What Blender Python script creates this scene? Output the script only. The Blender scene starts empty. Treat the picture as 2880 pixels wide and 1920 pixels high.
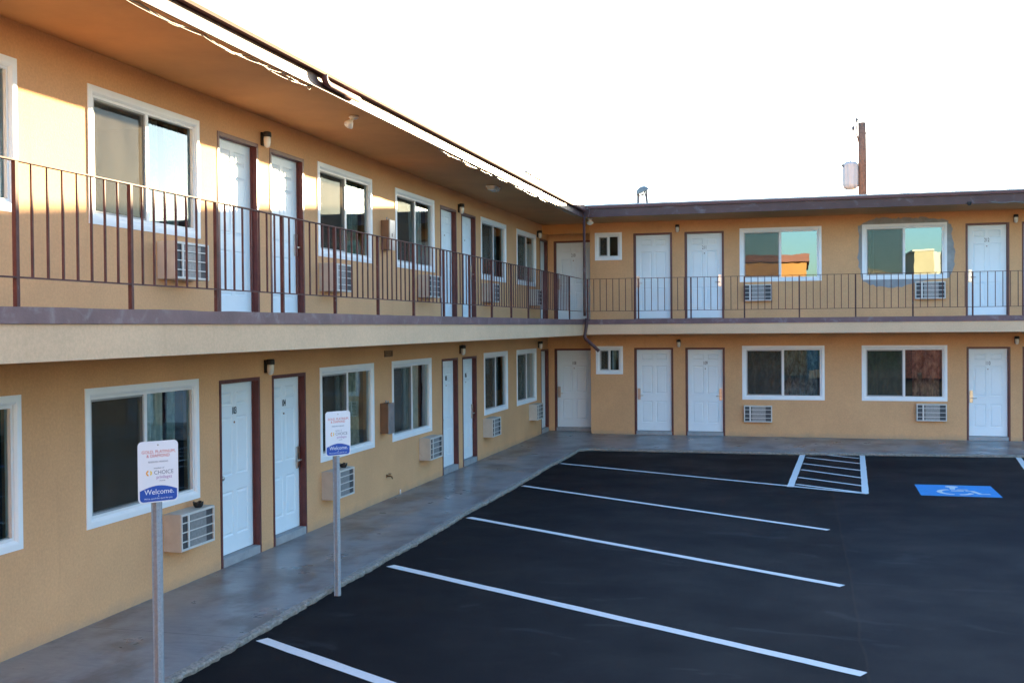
import bpy, bmesh, math, random
from mathutils import Vector, Matrix
random.seed(7)
PI = math.pi
scn = bpy.context.scene
COL = scn.collection
V = Vector

# ---------------------------------------------------------------- measures
YB = 20.01          # back wing wall plane (y); left wing wall plane is x = 0
XS, YE = 1.40, 18.35   # balcony / eave edges of left wing (x) and back wing (y)
ZA = -0.06          # asphalt level, walkway top is 0
Z2 = 2.93           # balcony floor
ZS = 5.41           # soffit
SUN = V((2.62, 9.56, 1.0)).normalized()
EXPOSURE = 4.62

# ---------------------------------------------------------------- materials
def new_mat(name):
    m = bpy.data.materials.new(name); m.use_nodes = True
    nt = m.node_tree; nt.nodes.clear()
    out = nt.nodes.new('ShaderNodeOutputMaterial')
    return m, nt, out

def noise(nt, vec, scale, detail=4, rough=0.55, dist=0.0):
    n = nt.nodes.new('ShaderNodeTexNoise')
    n.inputs['Scale'].default_value = scale; n.inputs['Detail'].default_value = detail
    n.inputs['Roughness'].default_value = rough; n.inputs['Distortion'].default_value = dist
    nt.links.new(vec, n.inputs['Vector'])
    return n.outputs['Fac']

def ramp(nt, fac, stops):
    r = nt.nodes.new('ShaderNodeValToRGB')
    els = r.color_ramp.elements
    while len(els) < len(stops): els.new(0.5)
    for e, (p, c) in zip(els, stops):
        e.position = p; e.color = c if len(c) == 4 else (*c, 1)
    nt.links.new(fac, r.inputs['Fac'])
    return r.outputs['Color']

def mixc(nt, fac, a, b, mode='MIX'):
    n = nt.nodes.new('ShaderNodeMix'); n.data_type = 'RGBA'; n.blend_type = mode
    for s, v in ((n.inputs[0], fac), (n.inputs[6], a), (n.inputs[7], b)):
        if hasattr(v, 'links') or isinstance(v, bpy.types.NodeSocket): nt.links.new(v, s)
        elif isinstance(v, (int, float)): s.default_value = v
        else: s.default_value = (*v, 1) if len(v) == 3 else v
    return n.outputs[2]

def mathn(nt, op, a, b=None):
    n = nt.nodes.new('ShaderNodeMath'); n.operation = op
    for i, v in enumerate((a, b)):
        if v is None: continue
        if isinstance(v, bpy.types.NodeSocket): nt.links.new(v, n.inputs[i])
        else: n.inputs[i].default_value = v
    return n.outputs[0]

def mapping(nt, vec, scale):
    n = nt.nodes.new('ShaderNodeMapping'); n.inputs['Scale'].default_value = scale
    nt.links.new(vec, n.inputs['Vector']); return n.outputs['Vector']

def coords(nt, kind='position'):
    if kind == 'position':
        return nt.nodes.new('ShaderNodeNewGeometry').outputs['Position']
    return nt.nodes.new('ShaderNodeTexCoord').outputs['Object']

def pbr(name, col, rough=0.6, metal=0.0, var=0.10, vscale=3.0, bump=0.0, bscale=60.0, spec=0.5, coord='position', dirt=None, coat=0.0, rvar=0.0):
    """painted / mineral surface: base colour with two scales of mottling, bump, optional dirt colour"""
    m, nt, out = new_mat(name)
    p = nt.nodes.new('ShaderNodeBsdfPrincipled'); nt.links.new(p.outputs[0], out.inputs[0])
    vec = coords(nt, coord)
    f1 = noise(nt, vec, vscale, 5, 0.6)
    lo = tuple(max(0, c*(1-var)) for c in col); hi = tuple(min(1, c*(1+var)) for c in col)
    c = ramp(nt, f1, [(0.3, lo), (0.7, hi)])
    if dirt:
        dc, ds, d0, d1, amt = dirt
        f = noise(nt, vec, ds, 6, 0.65, 0.6)
        fr = ramp(nt, f, [(d0, (0, 0, 0)), (d1, (amt, amt, amt))])
        c = mixc(nt, fr, c, dc)
    nt.links.new(c, p.inputs['Base Color'])
    p.inputs['Roughness'].default_value = rough
    p.inputs['Metallic'].default_value = metal
    p.inputs['Specular IOR Level'].default_value = spec
    p.inputs['Coat Weight'].default_value = coat
    if rvar:
        rr = ramp(nt, noise(nt, vec, vscale*1.7, 4), [(0.3, (max(0, rough-rvar),)*3), (0.7, (min(1, rough+rvar),)*3)])
        nt.links.new(rr, p.inputs['Roughness'])
    if bump:
        b = nt.nodes.new('ShaderNodeBump'); b.inputs['Strength'].default_value = bump
        b.inputs['Distance'].default_value = 0.01
        nt.links.new(noise(nt, vec, bscale, 3, 0.6), b.inputs['Height'])
        nt.links.new(b.outputs[0], p.inputs['Normal'])
    return m

M = {}
# stucco wall: orange-tan paint over fine dash texture
def stucco(name, col, streak=0.0):
    m, nt, out = new_mat(name)
    p = nt.nodes.new('ShaderNodeBsdfPrincipled'); nt.links.new(p.outputs[0], out.inputs[0])
    vec = coords(nt)
    c1 = ramp(nt, noise(nt, vec, 0.9, 5, 0.6), [(0.3, tuple(c*0.88 for c in col)), (0.7, tuple(c*1.08 for c in col))])
    fine = noise(nt, vec, 38, 3, 0.7)
    c2 = mixc(nt, 0.25, c1, ramp(nt, fine, [(0.35, tuple(c*0.72 for c in col)), (0.65, tuple(c*1.2 for c in col))]))
    # vertical water stains and scuffs
    sv = mapping(nt, vec, (3.2, 3.2, 0.22))
    st = ramp(nt, noise(nt, sv, 1.6, 5, 0.6), [(0.60, (0, 0, 0)), (0.80, (0.30+streak,)*3)])
    c3 = mixc(nt, st, c2, tuple(c*f for c, f in zip(col, (0.74, 0.70, 0.66))))
    sc = ramp(nt, noise(nt, vec, 7.0, 6, 0.7, 0.8), [(0.69, (0, 0, 0)), (0.74, (0.35,)*3)])
    c4 = mixc(nt, sc, c3, tuple(min(1, c*1.25+0.02) for c in col))
    # splash dirt close to the pavement: a band with an uneven upper edge
    sep = nt.nodes.new('ShaderNodeSeparateXYZ'); nt.links.new(vec, sep.inputs[0])
    h = mathn(nt, 'ADD', sep.outputs[2], mathn(nt, 'MULTIPLY', noise(nt, vec, 4.0, 5, 0.65), 0.20))
    sp = ramp(nt, h, [(0.10, (0.45,)*3), (0.22, (0, 0, 0))])
    c5 = mixc(nt, sp, c4, (0.30, 0.24, 0.17))
    nt.links.new(c5, p.inputs['Base Color'])
    p.inputs['Roughness'].default_value = 0.85
    p.inputs['Specular IOR Level'].default_value = 0.25
    b = nt.nodes.new('ShaderNodeBump'); b.inputs['Strength'].default_value = 0.22; b.inputs['Distance'].default_value = 0.010
    hsum = mathn(nt, 'ADD', noise(nt, vec, 55, 4, 0.7), mathn(nt, 'MULTIPLY', noise(nt, vec, 2.2, 3), 0.25))
    nt.links.new(hsum, b.inputs['Height']); nt.links.new(b.outputs[0], p.inputs['Normal'])
    return m
M['stucco'] = stucco('stucco_orange', (0.67, 0.370, 0.183))
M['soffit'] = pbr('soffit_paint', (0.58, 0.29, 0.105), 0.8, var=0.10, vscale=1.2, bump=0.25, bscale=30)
M['beam'] = stucco('beam_cream', (0.72, 0.465, 0.285), 0.15)
M['plaster'] = pbr('grey_cement_patch', (0.30, 0.30, 0.30), 0.9, var=0.18, vscale=5, bump=0.6, bscale=25)
M['trim'] = pbr('white_window_trim', (0.84, 0.85, 0.86), 0.45, var=0.03, vscale=4)
M['vinyl'] = pbr('white_vinyl', (0.74, 0.74, 0.74), 0.35, var=0.03)
M['door'] = pbr('white_door_paint', (0.76, 0.82, 0.85), 0.42, var=0.035, vscale=1.6, dirt=((0.55, 0.53, 0.5), 6.0, 0.62, 0.85, 0.25))
M['doorframe'] = pbr('oxblood_paint', (0.115, 0.028, 0.024), 0.45, var=0.2, vscale=8)
M['rail'] = pbr('brown_rail_paint', (0.098, 0.040, 0.037), 0.65, spec=0.2, var=0.25, vscale=9, dirt=((0.22, 0.20, 0.20), 14.0, 0.64, 0.74, 0.6))
M['slabedge'] = pbr('worn_brown_slab_edge', (0.158, 0.082, 0.084), 0.6, var=0.22, vscale=2.5, bump=0.3, bscale=20, dirt=((0.30, 0.26, 0.27), 5.0, 0.55, 0.75, 0.6))
M['slabtop'] = pbr('balcony_deck', (0.26, 0.25, 0.25), 0.6, var=0.15, vscale=2, bump=0.2)
M['fascia'] = pbr('brown_fascia_paint', (0.092, 0.044, 0.041), 0.46, spec=0.25, var=0.18, vscale=2.0, dirt=((0.25, 0.21, 0.22), 3.5, 0.56, 0.75, 0.6), rvar=0.05)
M['gutter'] = pbr('brown_gutter_metal', (0.13, 0.046, 0.040), 0.60, spec=0.4, var=0.15, vscale=4, rvar=0.04)
M['flashing'] = pbr('roof_flashing', (0.26, 0.27, 0.29), 0.38, metal=0.6, var=0.2, vscale=4)
M['roofing'] = pbr('roofing_felt', (0.34, 0.33, 0.31), 0.9, var=0.15, vscale=2)
M['screenframe'] = pbr('screen_frame_grey', (0.30, 0.31, 0.32), 0.45, var=0.08)
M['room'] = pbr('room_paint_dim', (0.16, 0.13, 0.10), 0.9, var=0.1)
M['ac_case'] = pbr('ac_case_tan', (0.52, 0.48, 0.42), 0.5, var=0.10, vscale=5, dirt=((0.42, 0.25, 0.13), 9.0, 0.6, 0.75, 0.5))
M['ac_grille'] = pbr('ac_grille_pale', (0.62, 0.60, 0.56), 0.4, var=0.08, vscale=12)
M['ac_coil'] = pbr('ac_coil_grey', (0.27, 0.265, 0.26), 0.55, metal=0.3, var=0.2, vscale=30)
M['ac_dark'] = pbr('ac_void_dark', (0.060, 0.060, 0.063), 0.7)
M['black'] = pbr('black_metal', (0.018, 0.016, 0.015), 0.45, var=0.2)
M['jar'] = pbr('lamp_glass_white', (0.74, 0.72, 0.66), 0.15, var=0.05, coat=0.4)
M['steel'] = pbr('brushed_steel', (0.55, 0.52, 0.48), 0.28, metal=1.0, var=0.08, vscale=30)
M['galv'] = pbr('galvanised_steel', (0.33, 0.38, 0.43), 0.5, metal=0.3, var=0.12, vscale=45, bump=0.15, bscale=90)
M['sign'] = pbr('sign_white', (0.80, 0.80, 0.82), 0.35, var=0.02)
M['blue'] = pbr('sign_blue', (0.025, 0.085, 0.40), 0.35, var=0.05)
M['red'] = pbr('sign_red_print', (0.70, 0.16, 0.12), 0.5, var=0.02)
M['grey_ink'] = pbr('sign_grey_print', (0.20, 0.21, 0.26), 0.5, var=0.02)
M['orange'] = pbr('sign_orange_print', (0.80, 0.34, 0.04), 0.5, var=0.02)
M['yellow'] = pbr('sign_yellow_print', (0.85, 0.60, 0.08), 0.5, var=0.02)
M['purple'] = pbr('sign_purple_print', (0.42, 0.22, 0.42), 0.5, var=0.02)
M['white_ink'] = pbr('sign_white_print', (0.82, 0.83, 0.85), 0.5, var=0.02)
M['ink'] = pbr('number_black', (0.015, 0.015, 0.018), 0.5)
M['lamp_white'] = pbr('floodlight_white', (0.72, 0.70, 0.66), 0.4, var=0.05)
M['cable'] = pbr('white_cable', (0.17, 0.16, 0.145), 0.45, var=0.1, vscale=8)
M['darkcable'] = pbr('grey_cable', (0.22, 0.20, 0.20), 0.5, var=0.1)
M['ebox_side'] = pbr('box_painted_brown', (0.19, 0.105, 0.062), 0.6, var=0.12, vscale=6)
M['ebox_front'] = pbr('box_grey_metal', (0.36, 0.37, 0.39), 0.35, metal=0.7, var=0.15, vscale=8)
M['brass'] = pbr('old_brass', (0.25, 0.13, 0.06), 0.5, metal=0.7, var=0.2, vscale=40)
M['wood'] = pbr('weathered_pole_wood', (0.20, 0.115, 0.075), 0.85, var=0.3, vscale=9, bump=0.5, bscale=25)
M['tank'] = pbr('transformer_grey', (0.46, 0.46, 0.45), 0.4, var=0.06)
M['ceramic'] = pbr('insulator_grey', (0.07, 0.065, 0.065), 0.3, var=0.1)
M['dish'] = pbr('weathered_dish_grey', (0.20, 0.195, 0.185), 0.5, var=0.15, vscale=9)
M['dishleg'] = pbr('dish_leg_steel', (0.22, 0.16, 0.14), 0.7, metal=0.0, var=0.2, vscale=9)
M['sill'] = pbr('concrete_sill', (0.30, 0.31, 0.32), 0.6, var=0.15, vscale=6, bump=0.3)
M['far_orange'] = stucco('far_stucco_orange', (0.38, 0.18, 0.060))
M['far_cream'] = stucco('far_stucco_cream', (0.36, 0.31, 0.22))
M['far_roof'] = pbr('far_roof_red', (0.15, 0.035, 0.025), 0.6, var=0.15)
M['brick'] = pbr('red_brick', (0.55, 0.15, 0.09), 0.8, var=0.25, vscale=6, dirt=((0.05, 0.03, 0.03), 11.0, 0.54, 0.60, 0.9))
M['leaf'] = pbr('hedge_leaf', (0.14, 0.24, 0.06), 0.6, var=0.4, vscale=9)

def line_paint():
    m, nt, out = new_mat('road_paint_white')
    p = nt.nodes.new('ShaderNodeBsdfPrincipled'); nt.links.new(p.outputs[0], out.inputs[0])
    vec = coords(nt)
    c = ramp(nt, noise(nt, vec, 22, 6, 0.7), [(0.22, (0.40, 0.40, 0.40)), (0.36, (0.74, 0.73, 0.70)), (0.75, (0.82, 0.81, 0.78))])
    nt.links.new(c, p.inputs['Base Color']); p.inputs['Roughness'].default_value = 0.65
    b = nt.nodes.new('ShaderNodeBump'); b.inputs['Strength'].default_value = 0.3; b.inputs['Distance'].default_value = 0.006
    nt.links.new(noise(nt, vec, 120, 3), b.inputs['Height']); nt.links.new(b.outputs[0], p.inputs['Normal'])
    return m
M['paint'] = line_paint()
M['paint_blue'] = pbr('road_paint_blue', (0.020, 0.28, 0.64), 0.6, var=0.10, vscale=5, bump=0.2, bscale=110)

def asphalt():
    m, nt, out = new_mat('sealed_asphalt')
    p = nt.nodes.new('ShaderNodeBsdfPrincipled'); nt.links.new(p.outputs[0], out.inputs[0])
    vec = coords(nt)
    c = ramp(nt, noise(nt, vec, 0.35, 6, 0.62, 0.4), [(0.3, (0.0034, 0.0037, 0.0058)), (0.7, (0.0066, 0.0074, 0.0110))])
    c = mixc(nt, 0.45, c, ramp(nt, noise(nt, vec, 90, 3, 0.8), [(0.3, (0.0015, 0.0015, 0.0025)), (0.7, (0.013, 0.014, 0.019))]))
    # squeegee drag marks along the lot
    sv = mapping(nt, vec, (0.25, 2.4, 1))
    c = mixc(nt, ramp(nt, noise(nt, sv, 1.0, 5, 0.6, 0.3), [(0.5, (0, 0, 0)), (0.8, (0.35,)*3)]), c, (0.014, 0.016, 0.022))
    # a few pale tyre scuffs / dried puddle rims
    f = noise(nt, mapping(nt, vec, (0.9, 2.2, 1)), 0.9, 3, 0.5, 1.2)
    c = mixc(nt, ramp(nt, f, [(0.635, (0, 0, 0)), (0.665, (0.34,)*3), (0.80, (0.20,)*3)]), c, (0.040, 0.042, 0.048))
    # the lot was sealed in two passes: a faint seam where the stalls end, the drive lane a touch paler
    sep = nt.nodes.new('ShaderNodeSeparateXYZ'); nt.links.new(vec, sep.inputs[0])
    xs_ = mathn(nt, 'ADD', sep.outputs[0], mathn(nt, 'MULTIPLY', noise(nt, vec, 1.2, 4), 0.10))
    lane = mathn(nt, 'GREATER_THAN', xs_, 7.05)
    c = mixc(nt, mathn(nt, 'MULTIPLY', lane, 0.14), c, (0.024, 0.031, 0.044))
    seam = mathn(nt, 'MULTIPLY', mathn(nt, 'GREATER_THAN', xs_, 7.035), mathn(nt, 'LESS_THAN', xs_, 7.06))
    c = mixc(nt, mathn(nt, 'MULTIPLY', seam, 0.5), c, (0.030, 0.020, 0.018))
    nt.links.new(c, p.inputs['Base Color'])
    rr = ramp(nt, noise(nt, vec, 0.8, 5), [(0.3, (0.50,)*3), (0.7, (0.66,)*3)])
    nt.links.new(rr, p.inputs['Roughness']); p.inputs['Specular IOR Level'].default_value = 0.07
    b = nt.nodes.new('ShaderNodeBump'); b.inputs['Strength'].default_value = 0.55; b.inputs['Distance'].default_value = 0.008
    nt.links.new(noise(nt, vec, 130, 3, 0.8), b.inputs['Height']); nt.links.new(b.outputs[0], p.inputs['Normal'])
    return m
M['asphalt'] = asphalt()

def concrete():
    m, nt, out = new_mat('painted_concrete_walk')
    p = nt.nodes.new('ShaderNodeBsdfPrincipled'); nt.links.new(p.outputs[0], out.inputs[0])
    vec = coords(nt)
    c = ramp(nt, noise(nt, vec, 1.1, 6, 0.62), [(0.3, (0.185, 0.195, 0.205)), (0.7, (0.265, 0.270, 0.275))])
    # trowel drag texture
    c = mixc(nt, 0.18, c, ramp(nt, noise(nt, mapping(nt, vec, (2.0, 9.0, 1)), 2.0, 5, 0.7), [(0.35, (0.10, 0.10, 0.11)), (0.65, (0.36, 0.36, 0.36))]))
    # brown foot stains
    f = noise(nt, mapping(nt, vec, (1.3, 0.8, 1)), 1.1, 5, 0.62, 0.15)
    st = ramp(nt, f, [(0.47, (0, 0, 0)), (0.60, (0.70,)*3)])
    c = mixc(nt, st, c, (0.105, 0.088, 0.080))
    # joints every 2.6 m across the left walk
    sep = nt.nodes.new('ShaderNodeSeparateXYZ'); nt.links.new(vec, sep.inputs[0])
    yy = mathn(nt, 'FRACT', mathn(nt, 'DIVIDE', mathn(nt, 'ADD', sep.outputs[1], 40.3), 2.6))
    j = mathn(nt, 'LESS_THAN', yy, 0.006)
    c = mixc(nt, mathn(nt, 'MULTIPLY', j, 0.6), c, (0.06, 0.06, 0.065))
    nt.links.new(c, p.inputs['Base Color'])
    rr = ramp(nt, noise(nt, vec, 1.6, 5, 0.6), [(0.3, (0.24,)*3), (0.7, (0.46,)*3)])
    nt.links.new(rr, p.inputs['Roughness'])
    b = nt.nodes.new('ShaderNodeBump'); b.inputs['Strength'].default_value = 0.16; b.inputs['Distance'].default_value = 0.008
    nt.links.new(noise(nt, mapping(nt, vec, (1, 3, 1)), 14, 5, 0.7), b.inputs['Height']); nt.links.new(b.outputs[0], p.inputs['Normal'])
    return m
M['walk'] = concrete()
M['kerb'] = pbr('broken_kerb_aggregate', (0.25, 0.225, 0.195), 0.9, var=0.4, vscale=28, bump=1.0, bscale=45)

def glass(name, tint, refl, ior=1.55, base=0.06, mul=1.1):
    m, nt, out = new_mat(name)
    tr = nt.nodes.new('ShaderNodeBsdfTransparent'); tr.inputs[0].default_value = (*tint, 1)
    gl = nt.nodes.new('ShaderNodeBsdfGlossy'); gl.inputs['Roughness'].default_value = 0.0
    gl.inputs['Color'].default_value = (*refl, 1)
    b = nt.nodes.new('ShaderNodeBump'); b.inputs['Strength'].default_value = 0.012; b.inputs['Distance'].default_value = 0.05
    nt.links.new(noise(nt, coords(nt), 1.6, 2), b.inputs['Height']); nt.links.new(b.outputs[0], gl.inputs['Normal'])
    fr = nt.nodes.new('ShaderNodeFresnel'); fr.inputs['IOR'].default_value = ior
    f2 = mathn(nt, 'MINIMUM', mathn(nt, 'ADD', mathn(nt, 'MULTIPLY', fr.outputs[0], mul), base), 1.0)
    mx = nt.nodes.new('ShaderNodeMixShader'); nt.links.new(f2, mx.inputs[0])
    nt.links.new(tr.outputs[0], mx.inputs[1]); nt.links.new(gl.outputs[0], mx.inputs[2])
    nt.links.new(mx.outputs[0], out.inputs[0])
    return m
M['glass'] = glass('double_glazing', (0.80, 0.87, 0.85), (0.80, 0.90, 0.92), 1.56, 0.05, 1.25)
M['glass_coated'] = glass('coated_double_glazing', (0.55, 0.65, 0.64), (0.70, 0.86, 0.89), 1.6, 0.13, 1.2)

def screen():
    m, nt, out = new_mat('insect_mesh')
    tr = nt.nodes.new('ShaderNodeBsdfTransparent'); tr.inputs[0].default_value = (0.9, 0.9, 0.9, 1)
    d = nt.nodes.new('ShaderNodeBsdfDiffuse')
    vec = coords(nt)
    c = ramp(nt, noise(nt, mapping(nt, vec, (2, 2, 0.7)), 2.2, 4), [(0.3, (0.115, 0.105, 0.090)), (0.7, (0.165, 0.150, 0.130))])
    nt.links.new(c, d.inputs[0])
    # woven wires face every way: a fine bump lets the mesh catch raking light as wires do
    b = nt.nodes.new('ShaderNodeBump'); b.inputs['Strength'].default_value = 1.0; b.inputs['Distance'].default_value = 0.02
    nt.links.new(noise(nt, vec, 260, 2, 0.5), b.inputs['Height']); nt.links.new(b.outputs[0], d.inputs['Normal'])
    mx = nt.nodes.new('ShaderNodeMixShader'); mx.inputs[0].default_value = 0.52
    nt.links.new(tr.outputs[0], mx.inputs[1]); nt.links.new(d.outputs[0], mx.inputs[2])
    nt.links.new(mx.outputs[0], out.inputs[0])
    return m
M['screen'] = screen()

def curtain_mat(name, col, col2, check=7.0):
    m, nt, out = new_mat(name)
    p = nt.nodes.new('ShaderNodeBsdfPrincipled'); nt.links.new(p.outputs[0], out.inputs[0])
    vec = coords(nt, 'object')
    f = noise(nt, mapping(nt, vec, (1.6, 1.0, 0.8)), check, 4, 0.65, 0.5)
    c = ramp(nt, f, [(0.38, col2), (0.62, col)])
    nt.links.new(c, p.inputs['Base Color']); p.inputs['Roughness'].default_value = 0.9
    return m
M['cur_pale'] = curtain_mat('curtain_pale', (0.62, 0.62, 0.56), (0.40, 0.44, 0.42))
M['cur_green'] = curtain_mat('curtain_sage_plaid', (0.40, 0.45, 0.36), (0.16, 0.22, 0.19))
M['cur_tan'] = curtain_mat('curtain_tan_check', (0.55, 0.47, 0.34), (0.30, 0.26, 0.19))
M['cur_dark'] = curtain_mat('curtain_dark_plaid', (0.30, 0.38, 0.42), (0.08, 0.11, 0.13))
M['refl_red'] = curtain_mat('painted_reflection_rust', (0.80, 0.36, 0.24), (0.30, 0.10, 0.07), 6)  # red patterned reflection in the pane, painted onto a pleated sheet
M['refl_olive'] = curtain_mat('painted_reflection_olive', (0.34, 0.42, 0.22), (0.14, 0.19, 0.10))  # green reflection in the pane, painted onto a pleated sheet

# ---------------------------------------------------------------- mesh helper
class MB:
    def __init__(s): s.v = []; s.f = []; s.m = []; s.sm = []
    def quad(s, pts, mi=0, smooth=False):
        i = len(s.v); s.v += [tuple(p) for p in pts]; s.f.append(tuple(range(i, i+len(pts)))); s.m.append(mi); s.sm.append(smooth)
    def box(s, a0, b0, c0, a1, b1, c1, mi=0, skip=()):
        x0, x1 = sorted((a0, a1)); y0, y1 = sorted((b0, b1)); z0, z1 = sorted((c0, c1))
        F = {'-z': [(x0,y0,z0),(x0,y1,z0),(x1,y1,z0),(x1,y0,z0)], '+z': [(x0,y0,z1),(x1,y0,z1),(x1,y1,z1),(x0,y1,z1)],
             '-y': [(x0,y0,z0),(x1,y0,z0),(x1,y0,z1),(x0,y0,z1)], '+y': [(x0,y1,z0),(x0,y1,z1),(x1,y1,z1),(x1,y1,z0)],
             '-x': [(x0,y0,z0),(x0,y0,z1),(x0,y1,z1),(x0,y1,z0)], '+x': [(x1,y0,z0),(x1,y1,z0),(x1,y1,z1),(x1,y0,z1)]}
        for k, q in F.items():
            if k not in skip: s.quad(q, mi)
    def loft(s, rings, mi=0, closed=True, smooth=True, cap=True):
        n = len(rings[0]); base = len(s.v)
        for r in rings: s.v += [tuple(p) for p in r]
        for k in range(len(rings)-1):
            for i in range(n if closed else n-1):
                a = base+k*n+i; b = base+k*n+(i+1) % n
                s.f.append((a, b, b+n, a+n)); s.m.append(mi); s.sm.append(smooth)
        if cap and closed:
            s.f.append(tuple(base+i for i in range(n))[::-1]); s.m.append(mi); s.sm.append(False)
            e = base+(len(rings)-1)*n
            s.f.append(tuple(e+i for i in range(n))); s.m.append(mi); s.sm.append(False)
    def tube(s, path, r, n=8, mi=0, radii=None):
        path = [V(p) for p in path]; rings = []
        up = V((0, 0, 1)); prev = None
        for i, p in enumerate(path):
            t = (path[min(i+1, len(path)-1)]-path[max(i-1, 0)]).normalized()
            if prev is None:
                a = t.cross(V((0, 0, 1)) if abs(t.z) < 0.9 else V((1, 0, 0))).normalized()
            else:
                a = (prev - t*prev.dot(t)).normalized()
            prev = a; b = t.cross(a)
            rr = radii[i] if radii else r
            rings.append([p+(a*math.cos(2*PI*k/n)+b*math.sin(2*PI*k/n))*rr for k in range(n)])
        s.loft(rings, mi)
    def lathe(s, prof, o=(0,0,0), n=16, mi=0, mat=None):
        """prof: (r, h) pairs round +z; mat: Matrix applied"""
        rings = []
        for r, h in prof:
            ring = []
            for k in range(n):
                p = V((r*math.cos(2*PI*k/n), r*math.sin(2*PI*k/n), h))
                if mat is not None: p = mat @ p
                ring.append(p+V(o))
            rings.append(ring)
        s.loft(rings, mi)
    def ring(s, W, H, prof, a=0, c=0, mi=0):
        """rectangular frame with mitred corners: prof is a list of (inset, b)"""
        R = [[(a+i, b, c+i), (a+W-i, b, c+i), (a+W-i, b, c+H-i), (a+i, b, c+H-i)] for i, b in prof]
        s.loft(R, mi, True, False, False)
    def build(s, name, mats, parent=None, loc=(0,0,0), rz=0.0, bevel=0.0, recalc=True):
        me = bpy.data.meshes.new(name)
        me.from_pydata([tuple(p) for p in s.v], [], s.f)
        if not isinstance(mats, (list, tuple)): mats = [mats]
        for mm in mats: me.materials.append(mm)
        me.polygons.foreach_set('material_index', s.m)
        me.polygons.foreach_set('use_smooth', s.sm)
        bm = bmesh.new(); bm.from_mesh(me)
        bmesh.ops.remove_doubles(bm, verts=bm.verts, dist=1e-5)
        if recalc: bmesh.ops.recalc_face_normals(bm, faces=bm.faces)
        if bevel:
            es = [e for e in bm.edges if len(e.link_faces) == 2 and e.calc_face_angle(0) > 0.6]
            bmesh.ops.bevel(bm, geom=es, offset=bevel, segments=2, affect='EDGES', clamp_overlap=True)
        bm.to_mesh(me); bm.free()
        o = bpy.data.objects.new(name, me); COL.objects.link(o)
        o.location = loc; o.rotation_euler = (0, 0, rz)
        if parent: o.parent = parent
        return o

def tag(o, label=None, cat=None, group=None, kind=None):
    if label: o['label'] = label
    if cat: o['category'] = cat
    if group: o['group'] = group
    if kind: o['kind'] = kind
    return o
def empty(name, loc=(0,0,0), rz=0.0, parent=None):
    o = bpy.data.objects.new(name, None); COL.objects.link(o)
    o.location = loc; o.rotation_euler = (0, 0, rz); o.empty_display_size = 0.2
    if parent: o.parent = parent
    return o
def text_obj(txt, size, mat, name, parent, x, b, z, align='CENTER', sx=1.0, extr=0.0006, xf=None):
    cu = bpy.data.curves.new(name, 'FONT'); cu.body = txt; cu.size = size; cu.align_x = align; cu.align_y = 'CENTER'
    cu.extrude = extr; cu.resolution_u = 3
    t = bpy.data.objects.new(name+'_tmp', cu); COL.objects.link(t)
    dg = bpy.context.evaluated_depsgraph_get(); dg.update()
    me = bpy.data.meshes.new_from_object(t.evaluated_get(dg))
    bpy.data.objects.remove(t)
    me.name = name
    me.transform(Matrix.Diagonal((sx, 1, 1, 1)))
    me.transform(Matrix.Rotation(PI/2, 4, 'X'))     # stands upright, reads from -y
    me.materials.clear(); me.materials.append(mat)
    o = bpy.data.objects.new(name, me); COL.objects.link(o); o.location = (x, b, z); o.parent = parent
    return o

# ---------------------------------------------------------------- camera, sun, sky
cam = bpy.data.objects.new('camera', bpy.data.cameras.new('camera')); COL.objects.link(cam)
R_ = V((0.96603911, 0.25826292, -0.00828927)); U_ = V((0.00454833, 0.01507911, 0.99987596)); F_ = V((-0.25835588, 0.96595698, -0.01339234))
mw = Matrix.Identity(4)
for i in range(3): mw[i][0] = R_[i]; mw[i][1] = U_[i]; mw[i][2] = -F_[i]
mw[0][3], mw[1][3], mw[2][3] = 6.47040566, -7.35584791, 2.76574307
cam.matrix_world = mw
cam.data.sensor_width = 36; cam.data.lens = 36*2473.148/2352
cam.data.clip_end = 3000; scn.camera = cam

w = bpy.data.worlds.new('World'); scn.world = w; w.use_nodes = True
wn = w.node_tree; bg = wn.nodes['Background']
sky = wn.nodes.new('ShaderNodeTexSky'); sky.sky_type = 'NISHITA'; sky.sun_disc = False
EL = math.asin(SUN.z); AZ = math.atan2(SUN.x, SUN.y)
sky.sun_elevation = EL; sky.sun_rotation = AZ
sky.air_density = 1.0; sky.dust_density = 0.9; sky.ozone_density = 3.0; sky.altitude = 300
wn.links.new(sky.outputs[0], bg.inputs[0]); bg.inputs[1].default_value = 0.05
sd = bpy.data.lights.new('sun', 'SUN'); sd.energy = 2.5; sd.angle = math.radians(0.5); sd.color = (1.0, 0.77, 0.46)
so = bpy.data.objects.new('sun', sd); COL.objects.link(so); so.rotation_euler = SUN.to_track_quat('Z', 'Y').to_euler(); so.location = (20, 60, 30)
vs = scn.view_settings; vs.view_transform = 'Standard'; vs.look = 'None'; vs.exposure = EXPOSURE; vs.gamma = 1

# ---------------------------------------------------------------- ground
g = MB(); g.quad([(-400,-400,ZA),(400,-400,ZA),(400,400,ZA),(-400,400,ZA)])
lot = tag(g.build('parking_lot', M['asphalt']), 'black sealed asphalt parking lot with white stall lines', 'parking lot', kind='structure')

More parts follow.
